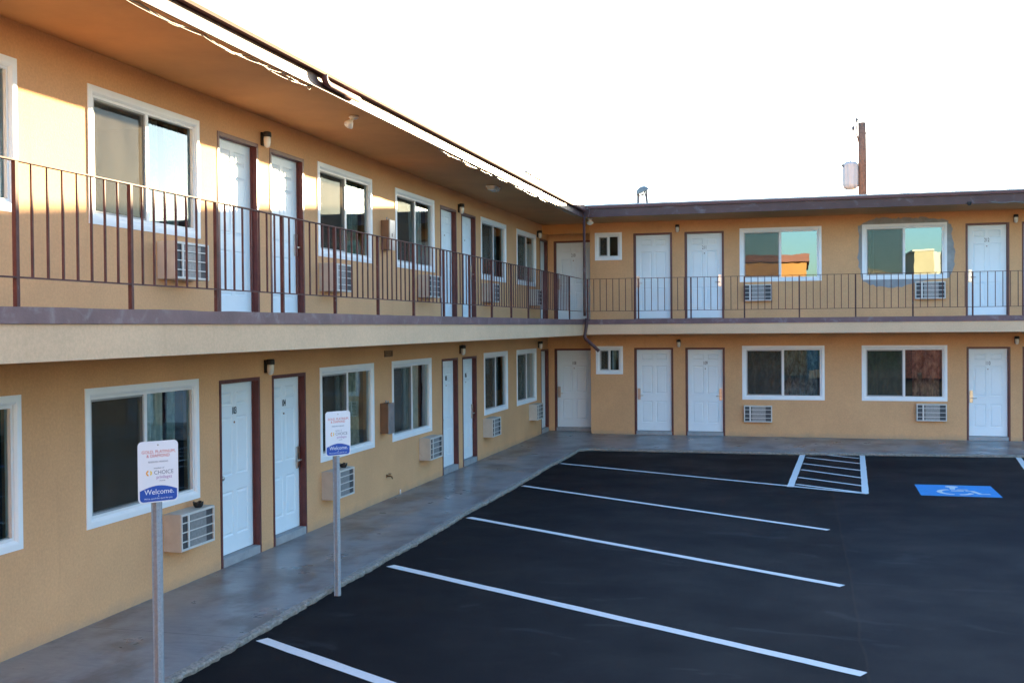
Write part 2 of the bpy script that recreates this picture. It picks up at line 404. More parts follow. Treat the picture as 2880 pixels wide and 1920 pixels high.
def strip(p, q, wd, z=ZA+0.004):
    p, q = V((*p, z)), V((*q, z)); d = (q-p).normalized(); n = V((-d.y, d.x, 0))*wd/2
    m = MB(); K = max(2, int((q-p).length/0.25)); rn = random.Random(int(p.x*1000+p.y*77))
    L = []; Rr = []
    for k in range(K+1):
        c = p.lerp(q, k/K)
        L.append(c+n*(1+rn.uniform(-.06, .06))); Rr.append(c-n*(1+rn.uniform(-.06, .06)))
    for k in range(K): m.quad([L[k], Rr[k], Rr[k+1], L[k+1]])
    return m
for p, q, wd in (((1.68,14.361),(7.555,11.467),.095), ((1.69,11.17),(6.84,8.034),.10), ((1.70,7.91),(6.902,4.76),.115), ((1.75,4.60),(6.957,1.73),.13), ((1.72,1.49),(7.0,-1.45),.13)):
    m = strip(p, q, wd)
    # the lot's far stripe bends slightly where it meets the aisle: straight is close enough
    m.build('stall_line', M['paint'], lot)
strip((6.52,16.90), (6.295,11.98), .115, ZA+0.006).build('aisle_border', M['paint'], lot)
strip((7.755,16.95), (7.515,11.50), .11, ZA+0.006).build('aisle_border', M['paint'], lot)
for p, q in (((6.943,16.95),(7.66,16.40)), ((6.58,16.36),(7.66,15.50)), ((6.52,15.31),(7.61,14.43)), ((6.48,14.35),(7.57,13.38)), ((6.43,13.24),(7.53,12.36)), ((6.39,12.34),(7.49,11.56))):
    strip(p, q, .085).build('aisle_hatch', M['paint'], lot)
strip((10.885,17.15), (10.58,14.2), .11).build('stall_line', M['paint'], lot)
strip((13.4,17.15), (13.2,13.9), .11).build('stall_line', M['paint'], lot)
# accessible bay symbol
bb = MB(); z = ZA+0.004; bb.quad([(8.384,11.473,z),(9.632,11.481,z),(9.646,12.77,z),(8.405,12.74,z)])
bay = bb.build('accessible_bay_panel', M['paint_blue'], lot)
sy = MB(); z = ZA+0.008
def stroke(pts, wd):
    pts = [V((*p, z)) for p in pts]
    L = []; Rr = []
    for i, p in enumerate(pts):
        d = (pts[min(i+1, len(pts)-1)]-pts[max(i-1, 0)]).normalized(); n = V((-d.y, d.x, 0))*wd/2
        L.append(p+n); Rr.append(p-n)
    for i in range(len(pts)-1): sy.quad([L[i], Rr[i], Rr[i+1], L[i+1]])
hc = (8.985, 12.52)
sy.quad([(hc[0]+.105*math.cos(a*PI/8), hc[1]+.115*math.sin(a*PI/8), z) for a in range(16)])
sy.quad([(8.935,12.425,z-0.0008),(8.925,12.22,z-0.0008),(9.005,12.22,z-0.0008),(9.03,12.425,z-0.0008)])
arc = lambda c, rx, ry, a0, a1, n=14: [(c[0]+rx*math.cos(math.radians(a0+(a1-a0)*k/n)), c[1]+ry*math.sin(math.radians(a0+(a1-a0)*k/n))) for k in range(n+1)]
stroke(arc((8.955,11.92), .235, .27, 105, 262), .085)
stroke(arc((8.985,11.90), .235, .26, 275, 345), .085)
stroke([(8.92,12.07),(9.12,12.06)], .09)
stroke([(9.03,12.20),(9.21,12.22)], .06)
stroke([(9.15,12.09),(9.25,12.075),(9.34,11.76),(9.49,11.775)], .085)
sy.build('wheelchair_symbol', M['paint'], bay)

# walkway: raised concrete along both wings with a chipped edge
rk = random.Random(3)
path = []
y = -7.0
while y < 16.35: path.append((1.63+0.012*math.sin(y*1.3), y)); y += 0.07
for k in range(9):
    a = PI - (PI/2)*k/8
    path.append((2.0+0.37*math.cos(a)+0.0, 16.40+0.36*math.sin(a)))
x = 2.07
while x < 26: path.append((x, 16.76+max(0, (x-6))*0.085*(1 if x < 11 else 5/(x-6)))); x += 0.09
tops = []; mids = []; bots = []; inn = []
for i, (px, py) in enumerate(path):
    a = V(path[max(0, i-1)]); b = V(path[min(len(path)-1, i+1)]); d = (b-a).normalized(); n = V((d.y, -d.x))  # towards lot
    left = px < 1.8 and py < 16.3
    j = rk.gauss(0, (0.010 if py < 5 else 0.007) if left else 0.004) + 0.012*math.sin(i*0.21)*math.sin(i*0.05)
    e = V((px, py))+n*j
    inn.append((*(V((px, py))-n*(0.045+abs(rk.gauss(0, .012)))), 0.0))
    tops.append((*e, -0.006-abs(rk.gauss(0, .005)))); mids.append((*(e+n*(0.008+rk.gauss(0, .006))), -0.03)); bots.append((*(e-n*0.004), ZA-0.02))
wk = MB()
poly = inn + [(26, 21.5, 0.0), (-0.5, 21.5, 0.0), (-0.5, -7.0, 0.0)]
wk.quad(poly, 0)
wk.loft([inn, tops], 1, False, False, False); wk.loft([tops, mids], 1, False, False, False); wk.loft([mids, bots], 1, False, False, False)
tag(wk.build('walkway', [M['walk'], M['kerb']]), 'grey painted concrete walkway along both wings', 'walkway', kind='structure')

# ---------------------------------------------------------------- the motel
motel = tag(empty('motel_building'), 'two storey orange stucco motel with two wings and an upper balcony', 'building')
LEFT = dict(o=(0, 0), rz=PI/2); BACK = dict(o=(0, YB), rz=0.0)
def wloc(wing, a, z): return (0, a, z) if wing is LEFT else (a, YB, z)

def wall(name, wing, a0, a1, z0, z1, holes, depth=0.16, zoff=0.0):
    As = sorted({a0, a1, *[h[0] for h in holes], *[h[2] for h in holes]}); Zs = sorted({z0, z1, *[h[1] for h in holes], *[h[3] for h in holes]})
    m = MB()
    for i in range(len(As)-1):
        for j in range(len(Zs)-1):
            ca = (As[i]+As[i+1])/2; cz = (Zs[j]+Zs[j+1])/2
            if any(h[0] < ca < h[2] and h[1] < cz < h[3] for h in holes): continue
            m.quad([(As[i],0,Zs[j]),(As[i+1],0,Zs[j]),(As[i+1],0,Zs[j+1]),(As[i],0,Zs[j+1])])
    for (x0, y0, x1, y1) in holes:
        m.quad([(x0,0,y0),(x0,depth,y0),(x0,depth,y1),(x0,0,y1)]); m.quad([(x1,0,y0),(x1,0,y1),(x1,depth,y1),(x1,depth,y0)])
        m.quad([(x0,0,y1),(x0,depth,y1),(x1,depth,y1),(x1,0,y1)]); m.quad([(x0,0,y0),(x1,0,y0),(x1,depth,y0),(x0,depth,y0)])
    return m, As

holesL = []; holesB = []

# --- doors: slab (six raised panels) > frame, sill, lock, number, peephole
def make_door(wing, a0, a1, z0, z1, sill, num=None, lock=None, peep=True, knob=False, recess=0.085, label=None, lockmat='steel'):
    W = a1-a0; H = z1-z0
    (holesL if wing is LEFT else holesB).append((a0, z0, a1, z1))
    loc = wloc(wing, a0, z0); rz = wing['rz']
    fw = 0.045
    x0, x1 = fw, W-fw; s0 = sill; s1 = H-fw
    d = MB(); bf = recess
    # panel layout in the slab
    pw = (x1-x0); cols = ((x0+pw*0.14, x0+pw*0.455), (x0+pw*0.545, x0+pw*0.86)); hh = s1-s0
    rows = ((s0+hh*0.10, s0+hh*0.365), (s0+hh*0.455, s0+hh*0.80), (s0+hh*0.865, s0+hh*0.945))
    pan = [(c[0], r[0], c[1], r[1]) for c in cols for r in rows]
    As = sorted({x0, x1, *[p[0] for p in pan], *[p[2] for p in pan]}); Zs = sorted({s0, s1, *[p[1] for p in pan], *[p[3] for p in pan]})
    for i in range(len(As)-1):
        for j in range(len(Zs)-1):
            ca = (As[i]+As[i+1])/2; cz = (Zs[j]+Zs[j+1])/2
            if any(p[0] < ca < p[2] and p[1] < cz < p[3] for p in pan): continue
            d.quad([(As[i],bf,Zs[j]),(As[i+1],bf,Zs[j]),(As[i+1],bf,Zs[j+1]),(As[i],bf,Zs[j+1])])
    for (pa, pz, qa, qz) in pan:
        d.ring(qa-pa, qz-pz, [(0, bf), (0.014, bf+0.009), (0.026, bf+0.009), (0.044, bf+0.001)], pa, pz)
        i = 0.044; d.quad([(pa+i,bf+0.001,pz+i),(qa-i,bf+0.001,pz+i),(qa-i,bf+0.001,qz-i),(pa+i,bf+0.001,qz-i)])
    d.box(x0, bf+0.012, s0, x1, bf+0.05, s1)
    for q in ([(x0,bf,s0),(x0,bf,s1),(x0,bf+.012,s1),(x0,bf+.012,s0)], [(x1,bf,s0),(x1,bf,s1),(x1,bf+.012,s1),(x1,bf+.012,s0)], [(x0,bf,s0),(x1,bf,s0),(x1,bf+.012,s0),(x0,bf+.012,s0)]): d.quad(q)
    door = d.build('door', M['door'], motel, loc, rz)
    if label: door['label'] = label
    f = MB()
    for (aa, bb) in ((0.0005, fw), (W-fw, W-0.0005)): f.box(aa, -0.006, 0.001, bb, recess+0.045, H-0.0005)
    f.box(fw, -0.006, H-fw, W-fw, recess+0.045, H-0.0005)
    for (aa, bb) in ((fw, fw+0.012), (W-fw-0.012, W-fw)): f.box(aa, bf-0.028, 0.001, bb, bf-0.003, H-fw)
    f.build('door_frame', M['doorframe'], door, bevel=0.002)
    if sill > 0.02:
        s = MB(); s.box(fw, -0.012, 0.001, W-fw, recess+0.04, sill-0.008); s.build('door_sill', M['sill'], door, bevel=0.004)
    if lock:
        lx = x0+0.065 if lock == 'L' else x1-0.065
        sg = 1 if lock == 'L' else -1
        zc = s0+0.93
        l = MB(); l.box(lx-0.036, bf-0.026, zc-0.145, lx+0.036, bf, zc+0.145); l.box(lx-0.022, bf-0.032, zc+0.05, lx+0.022, bf-0.025, zc+0.12)
        lk = l.build('door_lock', M[lockmat], door, bevel=0.004)
        h = MB(); h.tube([(lx,bf-0.02,zc-0.035),(lx,bf-0.07,zc-0.035)], 0.011); h.tube([(lx,bf-0.066,zc-0.035),(lx+sg*0.05,bf-0.070,zc-0.037),(lx+sg*0.115,bf-0.064,zc-0.035)], 0.0095)
        h.build('lever_handle', M['steel'], lk)
    if knob:
        l = MB(); l.lathe([(0.0,0),(0.026,0),(0.026,0.006),(0.012,0.012),(0.012,0.035),(0.026,0.042),(0.03,0.055),(0.022,0.068),(0.0,0.07)], (x0+0.07, bf, s0+0.92), 14, 0, Matrix.Rotation(PI/2, 4, 'X'))
        l.build('door_knob', M['steel'], door)
    cx = (x0+x1)/2; zn = s0+hh*0.832
    if num: text_obj(num, 0.125, M['ink'], 'room_number', door, cx, bf-0.003, zn, sx=0.62, extr=0.002)
    if peep:
        l = MB(); l.lathe([(0.0,0),(0.013,0),(0.013,0.006),(0.006,0.008),(0.0,0.008)], (cx, bf, s0+hh*0.765), 10, 0, Matrix.Rotation(PI/2, 4, 'X'))
        l.build('peephole', M['brass'], door)
    return door

# --- windows: casing > sash, two panes, insect screen, curtains or painted reflection sheets, room behind
def make_window(wing, a0, a1, z0, z1, curtains=(), small=False, label=None, screen_on=True):
    W = a1-a0; H = z1-z0; loc = wloc(wing, a0, z0); rz = wing['rz']
    cw = 0.085; ho = 0.05
    (holesL if wing is LEFT else holesB).append((a0+ho, z0+ho, a1-ho, z1-ho))
    m = MB(); m.ring(W, H, [(ho-0.01, 0.012), (0, 0.012), (0, -0.009), (0.050, -0.014), (0.064, -0.012), (cw, 0.004), (cw, 0.062)])
    win = m.build('window', M['trim'], motel, loc, rz)
    if label: win['label'] = label
    i0 = cw-0.004; fr = cw+0.026
    m = MB(); m.ring(W, H, [(i0, 0.075), (i0, 0.012), (fr, 0.012), (fr, 0.075)])
    cx = W/2; m.box(cx-0.026, 0.010, fr, cx+0.026, 0.07, H-fr)
    m.ring(cx-0.02-fr, H-2*fr, [(0, 0.066), (0, 0.030), (0.024, 0.030), (0.024, 0.066)], fr, fr)
    m.build('sash', M['vinyl'], win, bevel=0.0015)
    for k, (p, q, b) in enumerate(((fr+0.02, cx-0.026, 0.050), (cx+0.02, W-fr+0.004, 0.046))):
        m = MB(); e = 0.02 if k == 0 else -0.004
        m.box(p, b, fr+e, q, b+0.006, H-fr-e, skip=('-z','+z','-x','+x','+y'))
        m.build('glass_pane', M['glass'] if wing is LEFT else M['glass_coated'], win, recalc=False)
    if screen_on:
        m = MB(); m.ring(cx-0.026-fr, H-2*fr, [(0.0, 0.029), (0.0, 0.018), (0.018, 0.018), (0.018, 0.029)], fr, fr)
        sf = m.build('screen_frame', M['screenframe'], win)
        m = MB(); m.quad([(fr+.017,.0235,fr+.017),(cx-.043,.0235,fr+.017),(cx-.043,.0235,H-fr-.017),(fr+.017,.0235,H-fr-.017)])
        m.build('insect_screen', M['screen'], win)
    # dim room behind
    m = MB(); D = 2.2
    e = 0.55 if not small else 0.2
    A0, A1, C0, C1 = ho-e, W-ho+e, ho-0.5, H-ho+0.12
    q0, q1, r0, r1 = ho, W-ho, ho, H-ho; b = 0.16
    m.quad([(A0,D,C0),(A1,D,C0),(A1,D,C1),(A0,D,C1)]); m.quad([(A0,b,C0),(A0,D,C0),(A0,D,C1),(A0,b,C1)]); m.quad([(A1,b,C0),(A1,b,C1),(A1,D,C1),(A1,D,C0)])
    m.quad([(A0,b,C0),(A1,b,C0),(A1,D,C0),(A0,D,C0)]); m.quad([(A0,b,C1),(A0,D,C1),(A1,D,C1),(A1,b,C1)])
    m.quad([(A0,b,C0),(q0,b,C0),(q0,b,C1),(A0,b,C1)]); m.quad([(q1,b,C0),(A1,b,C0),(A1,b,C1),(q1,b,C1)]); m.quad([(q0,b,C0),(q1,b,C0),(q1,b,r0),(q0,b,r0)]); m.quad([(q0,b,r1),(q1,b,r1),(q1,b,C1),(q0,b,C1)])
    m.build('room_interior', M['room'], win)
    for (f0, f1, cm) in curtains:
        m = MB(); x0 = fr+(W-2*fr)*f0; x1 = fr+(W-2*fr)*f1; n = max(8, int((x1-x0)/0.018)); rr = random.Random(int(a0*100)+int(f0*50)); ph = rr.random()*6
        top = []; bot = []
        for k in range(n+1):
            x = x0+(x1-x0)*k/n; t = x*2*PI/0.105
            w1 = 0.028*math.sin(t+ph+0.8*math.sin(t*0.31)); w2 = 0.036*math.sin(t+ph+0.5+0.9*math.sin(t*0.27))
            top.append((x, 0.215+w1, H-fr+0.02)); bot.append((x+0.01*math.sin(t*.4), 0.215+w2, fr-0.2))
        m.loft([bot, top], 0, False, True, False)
        o = m.build('curtain', M[cm], win)  # the rust and olive sheets are painted reflections, not drapes
    return win

WU0, WU1 = 3.776, 5.091; WL0, WL1 = 0.897, 2.221
P_, G_, D_, R2, O_ = 'cur_pale', 'cur_green', 'cur_dark', 'refl_red', 'refl_olive'
# left wing, upper floor
make_window(LEFT, -1.48, .485, WU0, WU1, [(.7,.98,P_)])
make_window(LEFT, 1.432, 3.385, WU0, WU1, [(.66,.80,P_), (.86,.99,G_)])
make_window(LEFT, 6.433, 8.406, WU0, WU1, [(.02,.12,G_), (.70,.99,G_)])
make_window(LEFT, 9.409, 11.382, WU0, WU1, [(.64,.99,P_)])
make_window(LEFT, 14.356, 16.384, WU0, WU1, [(.74,.99,D_)])
make_window(LEFT, 17.315, 19.262, WU0, WU1, [(.52,.99,G_)])
# left wing, ground floor
make_window(LEFT, -1.50, .48, WL0, WL1, [(.75,.98,G_)])
make_window(LEFT, 1.335, 3.308, WL0, WL1, [(.64,.84,P_), (.90,.99,G_)])
make_window(LEFT, 6.437, 8.409, WL0, WL1, [(.52,.60,P_), (.61,.99,'cur_tan')])
make_window(LEFT, 9.181, 11.145, WL0, WL1, [(.52,.99,P_)])
make_window(LEFT, 14.503, 16.424, WL0, WL1, [(.80,.99,D_)])
make_window(LEFT, 17.23, 19.202, WL0, WL1, [(.52,.99,G_)])
# doors of the left wing
DU = (Z2, 5.052); DL = (0.0, 2.177)
make_door(LEFT, 3.772, 4.74, *DU, 0.03)
make_door(LEFT, 5.038, 6.008, *DU, 0.03, lock='R')
make_door(LEFT, 11.719, 12.70, *DU, 0.03)
make_door(LEFT, 13.02, 13.99, *DU, 0.03, lock='R')
make_door(LEFT, 19.68, 20.56, *DU, 0.03, peep=False)
make_door(LEFT, 3.75, 4.716, *DL, 0.11, num='103', knob=True)
make_door(LEFT, 5.035, 5.996, *DL, 0.11, num='104', lock='R')
make_door(LEFT, 11.74, 12.72, *DL, 0.11, num='105', knob=True)
make_door(LEFT, 12.995, 13.979, *DL, 0.11, num='106', lock='R')
make_door(LEFT, 19.70, 20.57, *DL, 0.11, peep=False)
# back wing
BU0, BU1 = 3.834, 5.165; BL0, BL1 = 0.914, 2.252
make_window(BACK, 1.38, 2.082, 4.457, 5.164, [], True)
make_window(BACK, 1.386, 2.089, 1.534, 2.254, [(.60,.80,P_)], True)
make_window(BACK, 5.03, 6.99, BU0, BU1)
make_window(BACK, 7.93, 9.85, BU0, BU1, [(.02,.10,G_)], label='upper window ringed by an unpainted grey cement patch')
make_window(BACK, 5.076, 7.048, BL0, BL1, [(.03,.97,D_)])
make_window(BACK, 7.912, 9.849, BL0, BL1, [(.03,.50,O_), (.62,.98,R2)])  # olive and rust sheets stand in for reflections in this glass
DBU = (Z2, 5.12); DBL = (0.0, 2.208)
make_door(BACK, 2.376, 3.36, *DBU, 0.03, lock='L', peep=False)
make_door(BACK, 3.67, 4.648, *DBU, 0.03, num='211', lock='R')
make_door(BACK, 10.258, 11.214, *DBU, 0.03, num='212', lock='L')
make_door(BACK, 11.48, 12.44, *DBU, 0.03, lock='R', peep=False)
make_door(BACK, 2.379, 3.372, *DBL, 0.10, lock='L', peep=False)
make_door(BACK, 3.675, 4.654, *DBL, 0.10, num='109', lock='R')
make_door(BACK, 10.274, 11.233, *DBL, 0.10, num='110', lock='L')
make_door(BACK, 11.49, 12.45, *DBL, 0.10, lock='R', peep=False)

# alcove: recessed wall closing the inner corner, door filling most of it
YA = 20.60; XC = 1.25
ALC = dict(o=(0, YA), rz=0.0)
holesB_save = list(holesB)
def alc_door(z0, z1, sill, num):
    global holesB
    keep = holesB; holesB = []
    d = make_door(BACK, 0.16, 1.19, z0, z1, sill, num=num, lock='L')
    d.location = (0.16, YA, z0); h = holesB[0]; holesB = keep
    return h
hA = [alc_door(Z2, 5.03, 0.03, '210'), alc_door(0.0, 2.18, 0.10, '108')]

mL, _ = wall('wall', LEFT, -5.0, YA, -0.1, ZS+0.1, holesL); mL.build('wall', M['stucco'], motel, (0, 0, 0), PI/2)
mB, _ = wall('wall', BACK, XC, 26.0, -0.1, ZS+0.1, holesB)
mB.quad([(XC,0,-0.1),(XC,0,ZS+0.1),(XC,YA-YB,ZS+0.1),(XC,YA-YB,-0.1)])
mB.build('wall', M['stucco'], motel, (0, YB, 0), 0)
mA, _ = wall('wall', BACK, 0.0, XC, -0.1, ZS+0.1, hA); mA.build('wall', M['stucco'], motel, (0, YA, 0), 0)
# end walls and backs, so the building is a closed body
m = MB(); zt = ZS+0.1
m.quad([(-8,-5,-.1),(0,-5,-.1),(0,-5,zt),(-8,-5,zt)]); m.quad([(-8,-5,-.1),(-8,24.6,-.1),(-8,24.6,zt),(-8,-5,zt)])
m.quad([(-8,24.6,-.1),(26,24.6,-.1),(26,24.6,zt),(-8,24.6,zt)]); m.quad([(26,YB,-.1),(26,24.6,-.1),(26,24.6,zt),(26,YB,zt)])
m.build('wall', M['stucco'], motel)
# lintel across the alcove under the soffit and the floor above
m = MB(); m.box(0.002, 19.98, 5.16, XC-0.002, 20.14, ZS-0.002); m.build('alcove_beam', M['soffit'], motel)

# cement patch round the repaired upper window
pt = [[7.849,5.156],[7.983,5.222],[8.205,5.296],[8.427,5.335],[8.669,5.269],[8.866,5.32],[9.084,5.278],[9.323,5.316],[9.583,5.249],[9.862,5.206],[9.947,5.065],[9.968,4.836],[10.01,4.605],[10.031,4.307],[9.966,4.011],[9.88,3.829],[9.514,3.813],[9.079,3.729],[8.751,3.642],[8.31,3.661],[8.066,3.724],[7.933,3.844],[7.867,4.079],[7.824,4.384],[7.869,4.664]]
fine = []
rp = random.Random(5)
for i in range(len(pt)):
    a = V(pt[i]); b = V(pt[(i+1) % len(pt)])
    for k in range(4):
        p = a.lerp(b, k/4); fine.append((p.x+rp.gauss(0, .012), p.y+rp.gauss(0, .012)))
cxp, czp = 8.89, 4.50
m = MB()
hx0, hx1, hz0, hz1 = 7.955, 9.825, 3.859, 5.14
def inner(p):
    d = V((p[0]-cxp, p[1]-czp)); t = 1e9
    for lim, dd in (((hx1-cxp) if d.x > 0 else (hx0-cxp), d.x), ((hz1-czp) if d.y > 0 else (hz0-czp), d.y)):
        if abs(dd) > 1e-6: t = min(t, lim/dd)
    return (cxp+d.x*t, czp+d.y*t)
for i in range(len(fine)):
    p, q = fine[i], fine[(i+1) % len(fine)]; pi_, qi = inner(p), inner(q)
    m.quad([(p[0],-.003,p[1]),(q[0],-.003,q[1]),(qi[0],-.006,qi[1]),(pi_[0],-.006,pi_[1])])
    m.quad([(p[0],.002,p[1]),(q[0],.002,q[1]),(q[0],-.003,q[1]),(p[0],-.003,p[1])])
m.build('cement_patch', M['plaster'], motel, (0, YB, 0))

# balcony: deck, worn brown edge band, cream beam below, dark ceiling
def Lprism(x_out, y_out, x_in, y_in, z0, z1, xe=26.0, ys=-5.0):
    """L-shaped slab between the wall line (x_in/y_in) and the outer edge"""
    m = MB(); P = [(x_in, ys), (x_out, ys), (x_out, y_out), (xe, y_out), (xe, y_in), (x_in, y_in)]
    m.quad([(p[0], p[1], z1) for p in P]); m.quad([(p[0], p[1], z0) for p in P][::-1])
    for i in range(6):
        a, b = P[i], P[(i+1) % 6]; m.quad([(a[0],a[1],z0),(b[0],b[1],z0),(b[0],b[1],z1),(a[0],a[1],z1)])
    return m
Lprism(XS-0.10, YE+0.10, 0.001, YA-0.002, Z2-0.115, Z2).build('balcony_deck', M['slabtop'], motel)
def edge_strip(name, mat, off, thick, z0, z1, z0b=None, z1b=None, bevel=0.0, rag=0.0):
    """board following the outer edge of both wings, mitred at the inside corner"""
    z0b = z0 if z0b is None else z0b; z1b = z1 if z1b is None else z1b
    xo, xi = XS+off, XS+off-thick; yo, yi = YE-off, YE-off+thick
    rr = random.Random(11); ringsL = []
    N = 60
    ys = [-5+(yo+5)*k/N for k in range(N)]
    for yv in ys:
        j = rr.gauss(0, rag)
        ringsL.append([(xi,yv,z0),(xo,yv,z0),(xo+abs(j)*0.4,yv,z1-abs(j)),(xi,yv,z1-abs(j)*0.4)])
    ringsL.append([(xi,yi,(z0+z0b)/2),(xo,yo,(z0+z0b)/2),(xo,yo,(z1+z1b)/2),(xi,yi,(z1+z1b)/2)])
    for k in range(1, 50):
        xv = xo+(26-xo)*k/49; j = rr.gauss(0, rag)
        ringsL.append([(xv,yi,z0b),(xv,yo,z0b),(xv,yo-abs(j)*0.4,z1b-abs(j)),(xv,yi,z1b-abs(j)*0.4)])
    m = MB(); m.loft(ringsL, 0, True, False, True)
    return m.build(name, mat, motel)
edge_strip('balcony_edge', M['slabedge'], 0.0, 0.098, Z2-0.115, Z2+0.004, rag=0.0045)
edge_strip('balcony_beam', M['beam'], -0.018, 0.16, 2.55, Z2-0.1165, 2.572, Z2-0.1165)
m = MB(); P = [(0.001, -5), (XS-0.18, -5), (XS-0.18, YE+0.18), (26, YE+0.18), (26, YB-.001), (XC, YB-.001), (XC, YA-.002), (0.001, YA-.002)]
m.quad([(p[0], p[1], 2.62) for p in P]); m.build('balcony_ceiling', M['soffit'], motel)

# roof: soffit, deck, fascia boards, gutter, flashing
m = MB(); P = [(-8, -5), (XS, -5), (XS, YE), (26, YE), (26, 24.8), (-8, 24.8)]
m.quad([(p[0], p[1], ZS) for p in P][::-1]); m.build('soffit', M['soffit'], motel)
m = MB()
m.quad([(p[0], p[1], 5.665) for p in P])
for i in range(6):
    a, b = P[i], P[(i+1) % 6]; m.quad([(a[0],a[1],ZS+.03),(b[0],b[1],ZS+.03),(b[0],b[1],5.665),(a[0],a[1],5.665)])
m.build('roof', M['roofing'], motel)
edge_strip('fascia', M['fascia'], 0.022, 0.020, 5.385, 5.60, 5.415, 5.60)
# lower trim board of the back wing's fascia
m = MB(); m.box(XS+.06, YE-0.040, 5.40, 26, YE-0.0225, 5.492); m.build('fascia', M['fascia'], motel)
edge_strip('drip_edge', M['flashing'], 0.05, 0.12, 5.668, 5.682, 5.668, 5.70)
# gutter along the left wing: open trough with a rolled lip
gp = [(0.024, 5.655), (0.024, 5.535), (0.045, 5.522), (0.100, 5.522), (0.118, 5.545), (0.122, 5.622), (0.130, 5.640), (0.122, 5.652), (0.112, 5.645), (0.112, 5.560), (0.098, 5.535), (0.045, 5.535), (0.034, 5.548), (0.034, 5.655)]
m = MB(); m.loft([[(XS+dx, yv, zz-0.0) for dx, zz in gp] for yv in [-5+(YE-0.15+5)*k/30 for k in range(31)]], 0, True, False, True)
m.build('gutter', M['gutter'], motel)
# gutter on the back wing is a shallow metal edge
m = MB(); m.box(XS+.14, YE-0.065, 5.605, 26, YE-0.021, 5.664); m.build('gutter', M['gutter'], motel)
# seams of the gutter
# broken downspout stub on the left eave
m = MB(); xx = XS+0.075
m.tube([(xx,3.50,5.545),(xx,3.50,5.50),(xx,3.515,5.475),(xx,3.55,5.456),(xx,3.62,5.447),(xx,4.0,5.447),(xx,4.43,5.447)], 0.036, 12)
m.build('downspout', M['gutter'], motel)
# corner downspout: eave to balcony, then a kinked tail below
m = MB(); m.tube([(1.44,18.285,5.56),(1.44,18.285,4.4),(1.438,18.28,3.2),(1.445,18.27,3.02)], 0.033, 12); m.build('downspout', M['fascia'], motel)
m = MB(); m.tube([(1.487,18.265,2.96),(1.487,18.25,2.80),(1.462,18.235,2.62),(1.447,18.225,2.52),(1.465,18.22,2.475),(1.515,18.21,2.43),(1.66,18.20,2.30),(1.80,18.19,2.17)], 0.040, 12); m.build('downspout', M['fascia'], motel)

# ---------------------------------------------------------------- railings
def railing(name, label, axis, start, end, posts, fixed, ztop=3.925):
    root = tag(empty(name, (fixed, start, Z2) if axis == 'y' else (start, fixed, Z2)), label, 'railing', 'balcony railings')
    L = end-start
    def P(t, z): return (0, t, z) if axis == 'y' else (t, 0, z)
    def bar(t, h0, h1, r, nm):
        m = MB()
        m.box(-r, -r, h0, r, r, h1)
        o = m.build(nm, M['rail'], root, P(t, 0))
        return o
    ht = ztop-Z2
    m = MB()
    if axis == 'y': m.box(-.019, 0, ht-.010, .019, L, ht)
    else: m.box(0, -.019, ht-.010, L, .019, ht)
    m.build('top_rail', M['rail'], root)
    m = MB()
    if axis == 'y': m.box(-.016, 0, .195, .016, L, .206)
    else: m.box(0, -.016, .195, L, .016, .206)
    m.build('bottom_rail', M['rail'], root)
    nb = 0; proto = {}
    def inst(nm, t, maker):
        if nm not in proto: proto[nm] = maker(t); return
        o = proto[nm].copy(); COL.objects.link(o); o.parent = root; o.location = P(t, 0)
    for i, t in enumerate(posts):
        inst('post', t-start, lambda t: bar(t, 0.0, ht-.0102, .016, 'post'))
        if i+1 < len(posts):
            for k in range(1, 8):
                u = t+(posts[i+1]-t)*k/8
                if start < u < end: inst('baluster', u-start, lambda t: bar(t, .2065, ht-.0102, .0075, 'baluster'))
    return root
railing('balcony_railing', 'brown metal balcony railing with thin balusters along the left wing', 'y', -1.95, YE-0.055, [0.116+1.2935*k for k in range(-1, 15)][:15], XS-0.05)
railing('balcony_railing', 'brown metal balcony railing in front of doors 211 and 212 on the back wing', 'x', XS-0.03, 14.0, [1.49, 2.73, 3.98, 5.22, 6.46, 7.70, 8.93, 10.18, 11.42, 12.66, 13.9], YE+0.05, 3.915)

# ---------------------------------------------------------------- air conditioners
def make_ac(depth, W=0.67, H=0.395):
    root = empty('air_conditioner')
    d = -depth
    m = MB(); m.box(0, d+0.03, 0, W, 0.02, H); m.ring(W, H, [(0, d+0.03), (0, d), (0.012, d), (0.012, d+0.03)]); m.build('case', M['ac_case'], root, bevel=0.004)
    m = MB(); m.box(0.012, d+0.012, 0.012, W-0.012, d+0.026, H-0.012); m.build('coil', M['ac_dark'], root)
    m = MB(); m.box(0.20, d+0.008, 0.02, W-0.155, d+0.0115, H-0.02); m.build('coil_panel', M['ac_coil'], root)
    m = MB(); m.ring(W, H, [(0.006, d+0.01), (0.006, d-0.006), (0.026, d-0.006), (0.026, d+0.01)])
    for k in (1, 2, 3): zc = H*k/4; m.box(0.022, d-0.004, zc-0.006, W-0.022, d+0.006, zc+0.006)
    m.box(0.135, d-0.0045, 0.022, 0.172, d+0.0065, H-0.022)
    m.build('grille', M['ac_grille'], root, bevel=0.0015)
    return root
def copy_tree(o, parent=None):
    c = o.copy(); COL.objects.link(c); c.parent = parent
    for ch in o.children: copy_tree(ch, c)
    return c
acL = make_ac(0.205); acB = make_ac(0.12, 0.68, 0.41)
first = {id(acL): True, id(acB): True}
def place_ac(src, wing, a, z, label):
    o = src if first[id(src)] else copy_tree(src)
    first[id(src)] = False
    o.location = wloc(wing, a, z); o.rotation_euler = (0, 0, wing['rz'])
    return tag(o, label, 'air conditioner', 'wall air conditioners')
place_ac(acL, LEFT, 2.60, .435, 'tan wall air conditioner with a black ashtray on top, beside door 103')
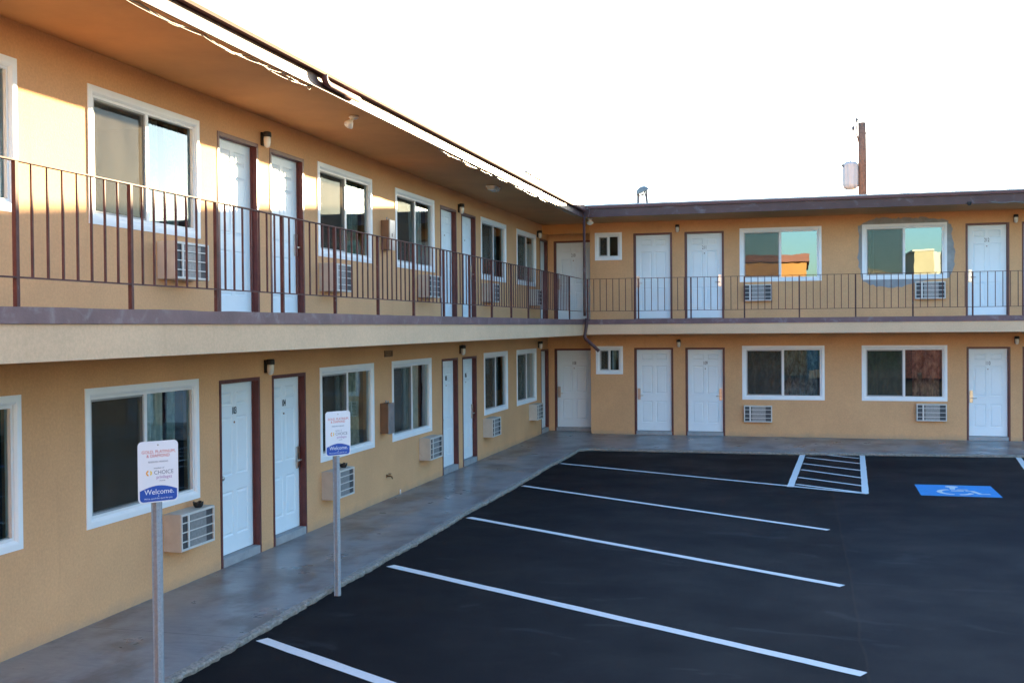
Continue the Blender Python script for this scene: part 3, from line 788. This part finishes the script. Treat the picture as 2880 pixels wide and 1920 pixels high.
place_ac(acL, LEFT, 6.47, .37, 'tan wall air conditioner behind the farther parking sign, right of door 104')
place_ac(acL, LEFT, 10.47, .435, 'tan wall air conditioner at the left edge of door 105')
place_ac(acL, LEFT, 14.42, .44, 'ground floor tan air conditioner right of door 106')
place_ac(acL, LEFT, 18.40, .455, 'ground floor air conditioner nearest the dark inner corner and door 108')
place_ac(acL, LEFT, 2.55, 3.297, 'nearest upper floor air conditioner, under the sunlit window behind the railing')
place_ac(acL, LEFT, 6.47, 3.287, 'second upper floor air conditioner from the left, between two sunlit bays')
place_ac(acL, LEFT, 10.48, 3.30, 'upper floor air conditioner of the left wing, right of the brown wall box')
place_ac(acL, LEFT, 14.42, 3.30, 'upper floor air conditioner of the left wing, second from the inner corner')
place_ac(acL, LEFT, 18.36, 3.295, 'upper floor air conditioner of the left wing closest to door 210')
place_ac(acB, BACK, 5.12, .365, 'ground floor air conditioner right of door 109 under a dark curtained window')
place_ac(acB, BACK, 9.145, .447, 'ground floor air conditioner left of door 110 under the window with painted rust reflections')
place_ac(acB, BACK, 5.13, 3.36, 'upper floor air conditioner right of door 211')
place_ac(acB, BACK, 9.123, 3.352, 'upper floor air conditioner below the window with the grey cement patch')

# ---------------------------------------------------------------- wall lamps
def make_lamp():
    root = empty('wall_lamp')
    m = MB(); m.box(-0.055, -0.03, -0.10, 0.055, 0.0, 0.10); m.build('back_plate', M['black'], root, bevel=0.006)
    m = MB(); m.lathe([(0.0,0.11),(0.05,0.11),(0.064,0.095),(0.066,0.035),(0.060,0.03),(0.0,0.03)], (0,-0.085,0), 16); m.box(-0.03,-0.06,0.04,0.03,-0.02,0.09); m.build('cap', M['black'], root)
    m = MB(); m.lathe([(0.0,0.03),(0.052,0.03),(0.056,0.0),(0.055,-0.06),(0.046,-0.105),(0.028,-0.128),(0.0,-0.135)], (0,-0.085,0), 16); m.build('glass_jar', M['jar'], root)
    return root
lamp0 = make_lamp(); lstate = [True]
def place_lamp(wing, a, z, label):
    o = lamp0 if lstate[0] else copy_tree(lamp0); lstate[0] = False
    o.location = wloc(wing, a, z); o.rotation_euler = (0, 0, wing['rz']); o.scale = (.82, .82, .82)
    tag(o, label, 'wall lamp', 'jar lamps between the doors')
place_lamp(LEFT, 4.85, 5.13, 'black and white jar lamp between the two sunlit upper doors')
place_lamp(LEFT, 4.87, 2.30, 'black and white jar lamp between doors 103 and 104')
place_lamp(LEFT, 12.84, 5.10, 'upper floor jar lamp between the middle pair of left wing doors')
place_lamp(LEFT, 12.86, 2.33, 'black and white jar lamp between doors 105 and 106')
place_lamp(LEFT, 19.42, 5.13, 'upper floor jar lamp in the inner corner near door 210')
place_lamp(LEFT, 19.42, 2.31, 'ground floor jar lamp in the dark inner corner near door 108')
place_lamp(BACK, 3.50, 5.22, 'jar lamp on the back wing just left of door 211')
place_lamp(BACK, 3.52, 2.33, 'jar lamp on the back wing just left of door 109')
place_lamp(BACK, 11.345, 5.20, 'jar lamp on the back wing just right of door 212')
place_lamp(BACK, 11.36, 2.37, 'jar lamp on the back wing just right of door 110')

# ---------------------------------------------------------------- floodlights, ceiling light, camera dome
def flood(loc, rz, label, n=2):
    root = tag(empty('floodlight', loc, rz), label, 'floodlight', 'twin floodlights under the eaves')
    m = MB(); m.lathe([(0.0,0),(0.06,0),(0.06,-0.02),(0.045,-0.035),(0.0,-0.035)], n=16); m.build('mount', M['lamp_white'], root)
    for s in (-1, 1):
        m = MB(); mt = Matrix.Rotation(s*0.55, 4, 'Y') @ Matrix.Rotation(0.5, 4, 'X')
        m.lathe([(0.0,-0.02),(0.018,-0.02),(0.02,-0.055),(0.036,-0.075),(0.058,-0.13),(0.056,-0.145),(0.0,-0.15)], (s*0.03,0,-0.012), 14, 0, mt); m.build('lamp_head', M['lamp_white'], root)
    return root
flood((1.10, 5.16, ZS), PI/2+0.4, 'white twin floodlight under the sunlit eave of the left wing')
flood((1.50, 18.72, ZS), 0.1, 'white twin floodlight at the inner corner beside the downspout')
root = tag(empty('ceiling_light', (0.90, 12.2, ZS)), 'flat oblong pale ceiling light on the soffit of the left wing', 'ceiling light')
m = MB(); m.box(-0.09,-0.20,-0.03,0.09,0.20,0.0); m.build('base', M['lamp_white'], root, bevel=0.004)
m = MB(); m.box(-0.075,-0.185,-0.075,0.075,0.185,-0.03); m.build('diffuser', M['jar'], root, bevel=0.014)
root = tag(empty('security_camera', (10.10, YE-0.045, 5.415)), 'small black dome camera on the brown fascia of the back wing', 'camera')
m = MB(); m.lathe([(0.0,0.03),(0.05,0.03),(0.055,0.0),(0.0,0.0)], n=14); m.build('housing', M['black'], root)
m = MB(); m.lathe([(0.045,0.0),(0.043,-0.022),(0.030,-0.042),(0.0,-0.05)], n=14); m.build('dome', M['black'], root)

# ---------------------------------------------------------------- cables under the eaves
def sag(pts, dip, n=7):
    out = []
    for i in range(len(pts)-1):
        a, b = V(pts[i]), V(pts[i+1])
        for k in range(n):
            t = k/n; p = a.lerp(b, t); p.z -= dip[i % len(dip)]*4*t*(1-t); out.append(p)
    out.append(V(pts[-1])); return out
rc = random.Random(21)
def eave_cable(y0, y1, nstr, x, mat, label, group, step=(0.7, 1.5), dips=(0.01, 0.045)):
    m = MB()
    for s in range(nstr):
        y = y0+rc.uniform(0, .05); pts = []
        while y < y1:
            pts.append((x+rc.uniform(-.02,.02), y, ZS-0.012-rc.uniform(0,.02))); y += rc.uniform(*step)
        pts.append((x, y1, ZS-0.012))
        m.tube(sag(pts, [rc.uniform(*dips) for _ in range(9)], 12), 0.0036, 5)
    return tag(m.build('cable', mat), label, 'cable', group)
eave_cable(-1.2, 3.4, 4, XS-0.03, M['cable'], 'bundle of white cables looping under the nearest sunlit eave', 'cables under the eaves', dips=(.012, .05))
eave_cable(7.6, 17.6, 3, XS-0.03, M['cable'], 'white cables clipped in loops under the far part of the left eave', 'cables under the eaves', dips=(.01, .038))
m = MB(); ycl = YE-0.046
m.tube(sag([(10.55,ycl,5.43),(11.0,ycl,5.425),(11.6,ycl,5.43),(13,ycl,5.43)], [.035,.05,.03]), 0.006, 5); m.tube(sag([(10.5,ycl,5.44),(11.2,ycl,5.41),(12.2,ycl,5.44)], [.01,.02]), 0.005, 5)
tag(m.build('cable', M['cable']), 'pale cable drooping along the fascia of the back wing', 'cable', 'cables under the eaves')
m = MB(); m.tube([(1.56,YE-.03,5.60),(1.575,YE-.05,5.52),(1.55,YE-.05,5.44),(1.535,YE-.04,5.40),(1.53,18.6,5.395),(1.505,18.7,5.405)], 0.004, 5)
tag(m.build('cable', M['darkcable']), 'thin wire dangling from the roof to the corner floodlight', 'cable', 'cables under the eaves')

# ---------------------------------------------------------------- boxes, vent, tap on the left wall
def ebox(a, z, W, H, D, label):
    root = tag(empty('electrical_box', wloc(LEFT, a, z), PI/2), label, 'electrical box', 'electrical boxes')
    m = MB(); m.box(0, -D+0.02, 0, W, 0.015, H); m.build('housing', M['ebox_side'], root, bevel=0.003)
    m = MB(); m.box(-0.004, -D, -0.004, W+0.004, -D+0.019, H+0.004); m.box(W*0.42, -D-0.012, H*0.44, W*0.58, -D+0.001, H*0.56); m.build('cover', M['ebox_front'], root, bevel=0.003)
    m = MB(); m.tube([(W*.3,-D*.5,H+.001),(W*.3,-D*.5,H+.05)], .012, 8); m.tube([(W*.7,-D*.5,H+.001),(W*.7,-D*.5,H+.035)], .012, 8); m.build('conduit', M['ebox_front'], root)
ebox(8.77, 4.02, .22, .47, .155, 'brown sided electrical box beside an upper window of the left wing')
ebox(8.66, 1.085, .23, .48, .155, 'brown sided grey fronted electrical box beside a ground floor window')
root = tag(empty('vent_grille', wloc(LEFT, 8.86, 2.30), PI/2), 'small brown louvred vent high on the ground floor wall', 'vent')
m = MB(); m.ring(.33, .10, [(0,.006),(0,-.02),(.014,-.02),(.014,.006)]); m.build('frame', M['ebox_side'], root)
m = MB()
for k in range(4): m.quad([(.012,-.016,.016+.02*k),(.318,-.016,.016+.02*k),(.318,-.003,.030+.02*k),(.012,-.003,.030+.02*k)])
m.build('louvres', M['ebox_side'], root)
root = tag(empty('hose_tap', wloc(LEFT, 8.92, .375), PI/2), 'small brown garden tap on the ground floor wall', 'tap')
m = MB(); m.tube([(0,.01,0),(0,-.07,0),(0,-.09,-.01),(0,-.10,-.045)], .013, 8); m.lathe([(0,0),(.03,0),(.03,.006),(0,.006)], (0,0,0), 12, 0, Matrix.Rotation(PI/2,4,'X')); m.build('spout', M['brass'], root)
m = MB(); m.tube([(0,-.055,.005),(0,-.055,.035)], .006, 6); m.lathe([(0,.03),(.027,.032),(.03,.038),(.027,.044),(0,.046)], (0,-.055,0), 10); m.build('valve_handle', M['brass'], root)
m = MB(); m.tube([(0.02,9.47,-.005),(0.02,9.47,.05),(0.022,9.475,.075)], .014, 8)
tag(m.build('pipe_stub', M['lamp_white']), 'short white pipe stub at the foot of the left wall', 'pipe')

# ---------------------------------------------------------------- ashtrays on two air conditioners
def ashtray(x, y, z, label):
    root = tag(empty('ashtray', (x, y, z)), label, 'ashtray', 'black ashtrays')
    m = MB(); n = 16
    pr = [(.036,0),(.052,.02),(.058,.045),(.058,.05),(.050,.05),(.044,.02),(.0,.016)]
    rings = []
    for r, h in pr:
        rings.append([((r)*math.cos(2*PI*k/n), r*math.sin(2*PI*k/n), h+(0.014 if (h > .04 and k % 4 < 2) else 0)) for k in range(n)])
    m.loft(rings, 0, True, False, True); m.build('bowl', M['black'], root)
    m = MB(); m.tube([(.01,.01,.03),(.04,.025,.062)], .004, 6); m.tube([(-.02,.0,.025),(-.035,-.03,.06)], .004, 6); m.build('cigarette_butt', M['cable'], root)
ashtray(0.115, 3.09, .435+.395, 'black ashtray on the air conditioner by door 103')
ashtray(0.105, 6.98, .37+.395, 'black ashtray on the air conditioner behind the farther parking sign')

# ---------------------------------------------------------------- parking signs
def sign(x, y, rz, zb, zt, label):
    root = tag(empty('parking_sign', (x, y, ZA)), label, 'parking sign', 'guest parking signs')
    W, H = .312, zt-zb; r = .035
    def rrect(w, h, r, x0=0, z0=0, n=6):
        P = []
        for cx, cz, a0 in ((w-r, r, -90), (w-r, h-r, 0), (r, h-r, 90), (r, r, 180)):
            for k in range(n+1): a = math.radians(a0+90*k/n); P.append((x0+cx+r*math.cos(a), z0+cz+r*math.sin(a)))
        return P
    pan = rrect(W, H, r)
    m = MB(); m.loft([[(px, -0.0015, pz) for px, pz in pan], [(px, 0.0015, pz) for px, pz in pan]], 0, True, False, True)
    panel = m.build('sign_panel', M['sign'], root)
    off = Matrix.Rotation(rz, 4, 'Z') @ V((-W/2, -0.038, 0)); panel.location = (off.x, off.y, zb-ZA); panel.rotation_euler = (0, 0, rz)
    # blue foot with an arched top
    b0 = .012; bw = W-2*b0; hL = .105; P = []
    for k in range(5): a = math.radians(180+90*k/4); P.append((b0+r*.8+r*.8*math.cos(a), b0*.7+r*.8+r*.8*math.sin(a)))
    for k in range(5): a = math.radians(270+90*k/4); P.append((b0+bw-r*.8+r*.8*math.cos(a), b0*.7+r*.8+r*.8*math.sin(a)))
    for k in range(13): t = 1-k/12; P.append((b0+bw*t, hL-.012+.034*math.sin(PI*t)))
    m = MB(); m.quad([(px, -.0022, pz) for px, pz in P]); m.build('blue_band', M['blue'], panel)
    T = lambda s, sz, mm, xx, zz, sx=1.0, al='CENTER': text_obj(s, sz, M[mm], 'lettering', panel, xx, -.0026, zz, al, sx, 0.0003)
    T('GOLD, PLATINUM,', .033, 'red', W/2+.004, H-.082, .96); T('& DIAMOND', .033, 'red', W/2, H-.112, .96)
    T('RESERVED PARKING', .018, 'grey_ink', W/2, H-.158, .95)
    T('member of', .018, 'grey_ink', W/2+.005, H-.205, 1); T('CHOICE', .043, 'grey_ink', W/2+.042, H-.240, .95)
    T('privileges', .036, 'purple', W/2+.045, H-.275, .9); T('rewards', .014, 'grey_ink', W/2+.03, H-.302, 1)
    T('Welcome.', .056, 'white_ink', W/2+.006, .079, .98); T('&', .014, 'white_ink', W/2, .047); T("We've saved this space for you.", .0165, 'white_ink', W/2, .030, 1.05)
    # round emblem: two facing half rings
    m = MB(); c = (.082, H-.240)
    def half(c, r0, r1, a0, a1, mi, dx=0):
        N = 9
        for k in range(N):
            q = []
            for rr_, kk in ((r0, k), (r1, k), (r1, k+1), (r0, k+1)):
                a = math.radians(a0+(a1-a0)*kk/N); q.append((c[0]+dx+rr_*math.cos(a), -.0026, c[1]+rr_*math.sin(a)*1.05))
            m.quad(q, mi)
    half(c, .010, .021, 95, 265, 0); half(c, .010, .021, -60, 60, 1, .004)
    m.build('emblem', [M['orange'], M['yellow']], panel)
    m = MB()
    for zz in (H-.030,): m.lathe([(0,0),(.007,0),(.006,.004),(0,.005)], (W/2, -.0015, zz), 10, 0, Matrix.Rotation(PI/2, 4, 'X'))
    m.build('bolt', M['steel'], panel)
    # U-channel post, open side towards the wall
    m = MB(); t = .004; hw = .026; dp = .032; fl = .016
    sec = [(-hw-fl, 0), (-hw-t, 0), (-hw+.010, dp), (hw-.010, dp), (hw+t, 0), (hw+fl, 0), (hw+fl, -t), (hw+.001, -t), (hw-.013, dp-t), (-hw+.013, dp-t), (-hw-.001, -t), (-hw-fl, -t)]
    Rz = Matrix.Rotation(rz, 3, 'Z')
    h0, h1 = -0.02, zt-.02-ZA
    m.loft([[Rz @ V((sx_, -sy_, hh)) for sx_, sy_ in sec] for hh in (h0, h1)], 0, True, False, True)
    m.build('post', M['galv'], root)
    m = MB()
    for k in range(int((zb-ZA-.05)/.05)):
        p = Rz @ V((0, -dp-.0008, .06+k*.05)); mt = Matrix.Rotation(rz, 4, 'Z') @ Matrix.Rotation(PI/2, 4, 'X')
        m.lathe([(0, 0), (.0035, 0), (.0035, .0006), (0, .0006)], p, 8, 0, mt)
    m.build('bolt_hole', M['ac_coil'], root)['kind'] = 'stuff'
    return root
sign(1.725, -0.14, math.radians(54), 1.46, 1.925, 'nearer white and blue guest parking sign in front of a ground floor window')
s2 = sign(1.725, 3.15, math.radians(58), 1.427, 1.895, 'farther white and blue guest parking sign standing at the walkway edge beyond door 104')

# ---------------------------------------------------------------- behind the roofs
root = tag(empty('utility_pole', (9.387, 47.0, -1.04)), 'brown wooden utility pole with a grey transformer behind the back roof', 'utility pole')
root.scale = (1.347, 1.347, 1.347)
m = MB(); rt = [.175, .165, .155, .145, .138]; m.tube([(0,0,-.2),(0.01,0,3),(.02,0,6),(0.01,0,8.5),(0,0,9.985)], .15, 14, 0, rt); m.build('pole', M['wood'], root)
m = MB(); m.tube([(-.10,-.05,9.25),(-.20,-.06,9.62),(-.175,-.06,9.98)], .028, 6); m.tube([(.10,-.05,9.62),(.20,-.08,9.56),(.30,-.1,9.46)], .022, 6); m.tube([(.27,-.09,9.49),(.27,-.09,9.36)], .014, 6); m.tube([(-.19,-.06,9.66),(-.29,-.08,9.72)], .012, 6); m.build('bracket', M['wood'], root)
for (dx, z0) in ((-.172, 10.0), (-.30, 9.72)):
    m = MB(); m.lathe([(0,0),(.035,0),(.068,.04),(.04,.06),(.068,.10),(.035,.12),(.04,.17),(0,.18)], (dx,-.06,z0), 10); m.build('insulator', M['ceramic'], root)
m = MB(); n = 40; rr0 = .265
def rib(h, s=1.0): return [((rr0*s*(1+.035*(1 if (k % 4 < 2) else -1)))*math.cos(2*PI*k/n)-.395, (rr0*s*(1+.035*(1 if (k % 4 < 2) else -1)))*math.sin(2*PI*k/n)-.05, h) for k in range(n)]
m.loft([rib(7.66,.78), rib(7.69,.90), rib(7.78,1), rib(8.42,1), rib(8.46,1.03), rib(8.52,1.0), rib(8.60,.7)], 0, True, False, True)
m.lathe([(0,0),(.19,0),(.20,.03),(0,.03)], (-.395,-.05,7.63), 18)
tr = m.build('transformer', M['tank'], root)
m = MB(); m.lathe([(0,0),(.022,0),(.03,.05),(.02,.06),(.03,.10),(.02,.12),(.022,.20),(.038,.22),(0,.25)], (-.40,-.1,8.60), 10)
m.lathe([(0,0),(.03,0),(.045,.05),(.03,.07),(.045,.11),(0,.13)], (-.62,-.12,8.44), 10, 0, Matrix.Rotation(-.9, 4, 'Y')); m.build('bushing', M['ceramic'], tr)
m = MB(); m.box(-.16,-.06,7.85,-.10,.06,7.95); m.box(-.16,-.06,8.3,-.10,.06,8.4); m.build('mount_bracket', M['ceramic'], root)

root = tag(empty('satellite_dish', (2.36, 22.0, 5.665)), 'small grey domed dish on splayed legs standing on the back roof', 'satellite dish')
mt = Matrix.Rotation(-0.42, 4, 'Y') @ Matrix.Rotation(0.15, 4, 'X')
m = MB(); m.lathe([(0,.135),(.06,.130),(.12,.105),(.165,.06),(.185,.0),(.188,-.025),(.17,-.02),(.10,.05),(0,.08)], (-.02,0,.765), 22, 0, mt); m.build('dish', M['dish'], root)
m = MB(); m.tube([(-.14,0,0),(-.145,0,.35),(-.135,0,.70)], .040, 8); m.tube([(.19,.03,0),(.12,.02,.35),(.085,0,.80)], .022, 8); m.tube([(.13,-.08,0),(.10,-.05,.40),(.04,-.02,.80)], .018, 8); m.tube([(-.09,.08,0),(-.07,.05,.4),(-.05,.02,.78)], .012, 8)
m.tube([(-.14,0,.60),(-.02,-.02,.69),(.09,0,.80)], .013, 8); m.tube([(.16,.03,.12),(.115,-.07,.20)], .010, 6); m.lathe([(0,0),(.025,0),(.03,.06),(0,.08)], (.0,-.04,.64), 10); m.build('tripod', M['dishleg'], root)
m = MB(); m.tube([(0,0,-.02),(0,0,.13)], .012, 8); m.lathe([(0,.12),(.022,.12),(.018,.15),(0,.16)], n=8)
o = tag(m.build('vent_pipe', M['flashing'], loc=(1.96, 19.4, 5.665)), 'thin short vent pipe on the back roof near the inner corner', 'vent pipe')
root = tag(empty('roof_hood', (4.5, 21.0, 5.665)), 'low pale metal hood just showing over the back roof edge', 'roof vent')
m = MB(); m.box(-.28,-.25,.2,.28,.25,.25); m.build('lid', M['flashing'], root, bevel=.01)
m = MB(); m.box(-.22,-.2,0,.22,.2,.2); m.build('curb', M['flashing'], root)
# low slatted metal cover lying at the left eave
root = tag(empty('roof_cover', (1.02, 13.75, 5.665)), 'low slatted metal cover lying on the left wing roof edge', 'roof cover')
m = MB(); m.box(-.02,-.80,.11,.36,.80,.125); m.build('lid', M['flashing'], root)
m = MB()
for k in range(4): m.box(.30-.02*k,-.78,.012+.024*k,.325-.02*k,.78,.022+.024*k)
m.build('slats', M['flashing'], root)
m = MB()
for yy in (-.75, -.25, .25, .75): m.box(.0,yy-.012,0,.29,yy+.012,.11)
m.build('feet', M['gutter'], root)

# ---------------------------------------------------------------- across the lot, behind the camera: seen in the window glass
far = tag(empty('far_motel_wing', (0, -15, ZA)), 'orange two storey motel wing with a red roof across the lot', 'building')
m = MB(); m.box(-9, -9, 0, 6.85, 0, 6.35); m.build('wall', M['far_orange'], far)
m = MB(); m.box(-9.2, -9.3, 6.35, 7.0, .5, 6.75); m.build('roof', M['far_roof'], far)
for k in range(3):
    m = MB(); m.box(-6.2+4*k, -.02, 3.9, -4.4+4*k, .03, 5.1); m.build('window', M['trim'], far)
    m = MB(); m.box(-6.1+4*k, .0305, 4.0, -4.5+4*k, .035, 5.0); m.build('pane', M['ac_dark'], far)
cr = tag(empty('cream_building', (13.6, -17, ZA)), 'cream block with a pale roof across the lot', 'building')
m = MB(); m.box(-.9, -6, 0, .1, 0, 6.9); m.box(.1, -6, 0, 1.0, -1.2, 6.9); m.box(1.0, -6, 0, 2.6, .3, 7.1); m.box(2.6, -6, 0, 7.5, -.8, 6.0)
m.loft([[(-4.2,0.2,0),(-.95,0.2,0),(-.95,0.2,5.3),(-4.2,0.2,6.3)],[(-4.2,-6,0),(-.95,-6,0),(-.95,-6,5.3),(-4.2,-6,6.3)]],0,True,False,True)
m.build('wall', M['far_cream'], cr)
m = MB(); m.box(-1.0, -6.1, 6.9, .15, .1, 7.0); m.box(.1, -1.19, 4.2, 1.0, -1.1, 6.92); m.build('roof', M['ac_coil'], cr)  # second box: dark grey sheet that paints the shaded face of the recess
hd = MB(); rh = random.Random(9)
for k in range(2600):
    c = V((rh.uniform(7.5, 11.5), -12.5+rh.uniform(-.7, .7), abs(rh.gauss(0, .9)) if False else rh.uniform(0, 2.2)*(1-.12*math.sin(k))))
    a = V((rh.gauss(0,1), rh.gauss(0,1), rh.gauss(0,1))).normalized()*.13; b = a.cross(V((rh.gauss(0,1), rh.gauss(0,1), rh.gauss(0,1)))).normalized()*.07
    hd.quad([c-a, c+b, c+a, c-b])
tag(hd.build('hedge', M['leaf']), 'dark green hedge across the lot', 'hedge')
m = MB(); m.box(6.9, -11.62, ZA-.05, 11.6, -11.40, ZA+.42); tag(m.build('low_wall', M['beam']), 'low cream wall in front of the hedge across the lot', 'wall')
m = MB(); m.box(11.75, -12.3, ZA-.05, 12.35, -11.7, 1.75); m.box(12.6, -12.35, ZA-.05, 13.7, -11.75, 2.3); m.box(12.352, -12.2, .25, 12.598, -11.85, 1.6)
tag(m.build('brick_sign_wall', M['brick']), 'red brick sign wall beside the hedge across the lot', 'wall')
print('objects', len(bpy.data.objects))
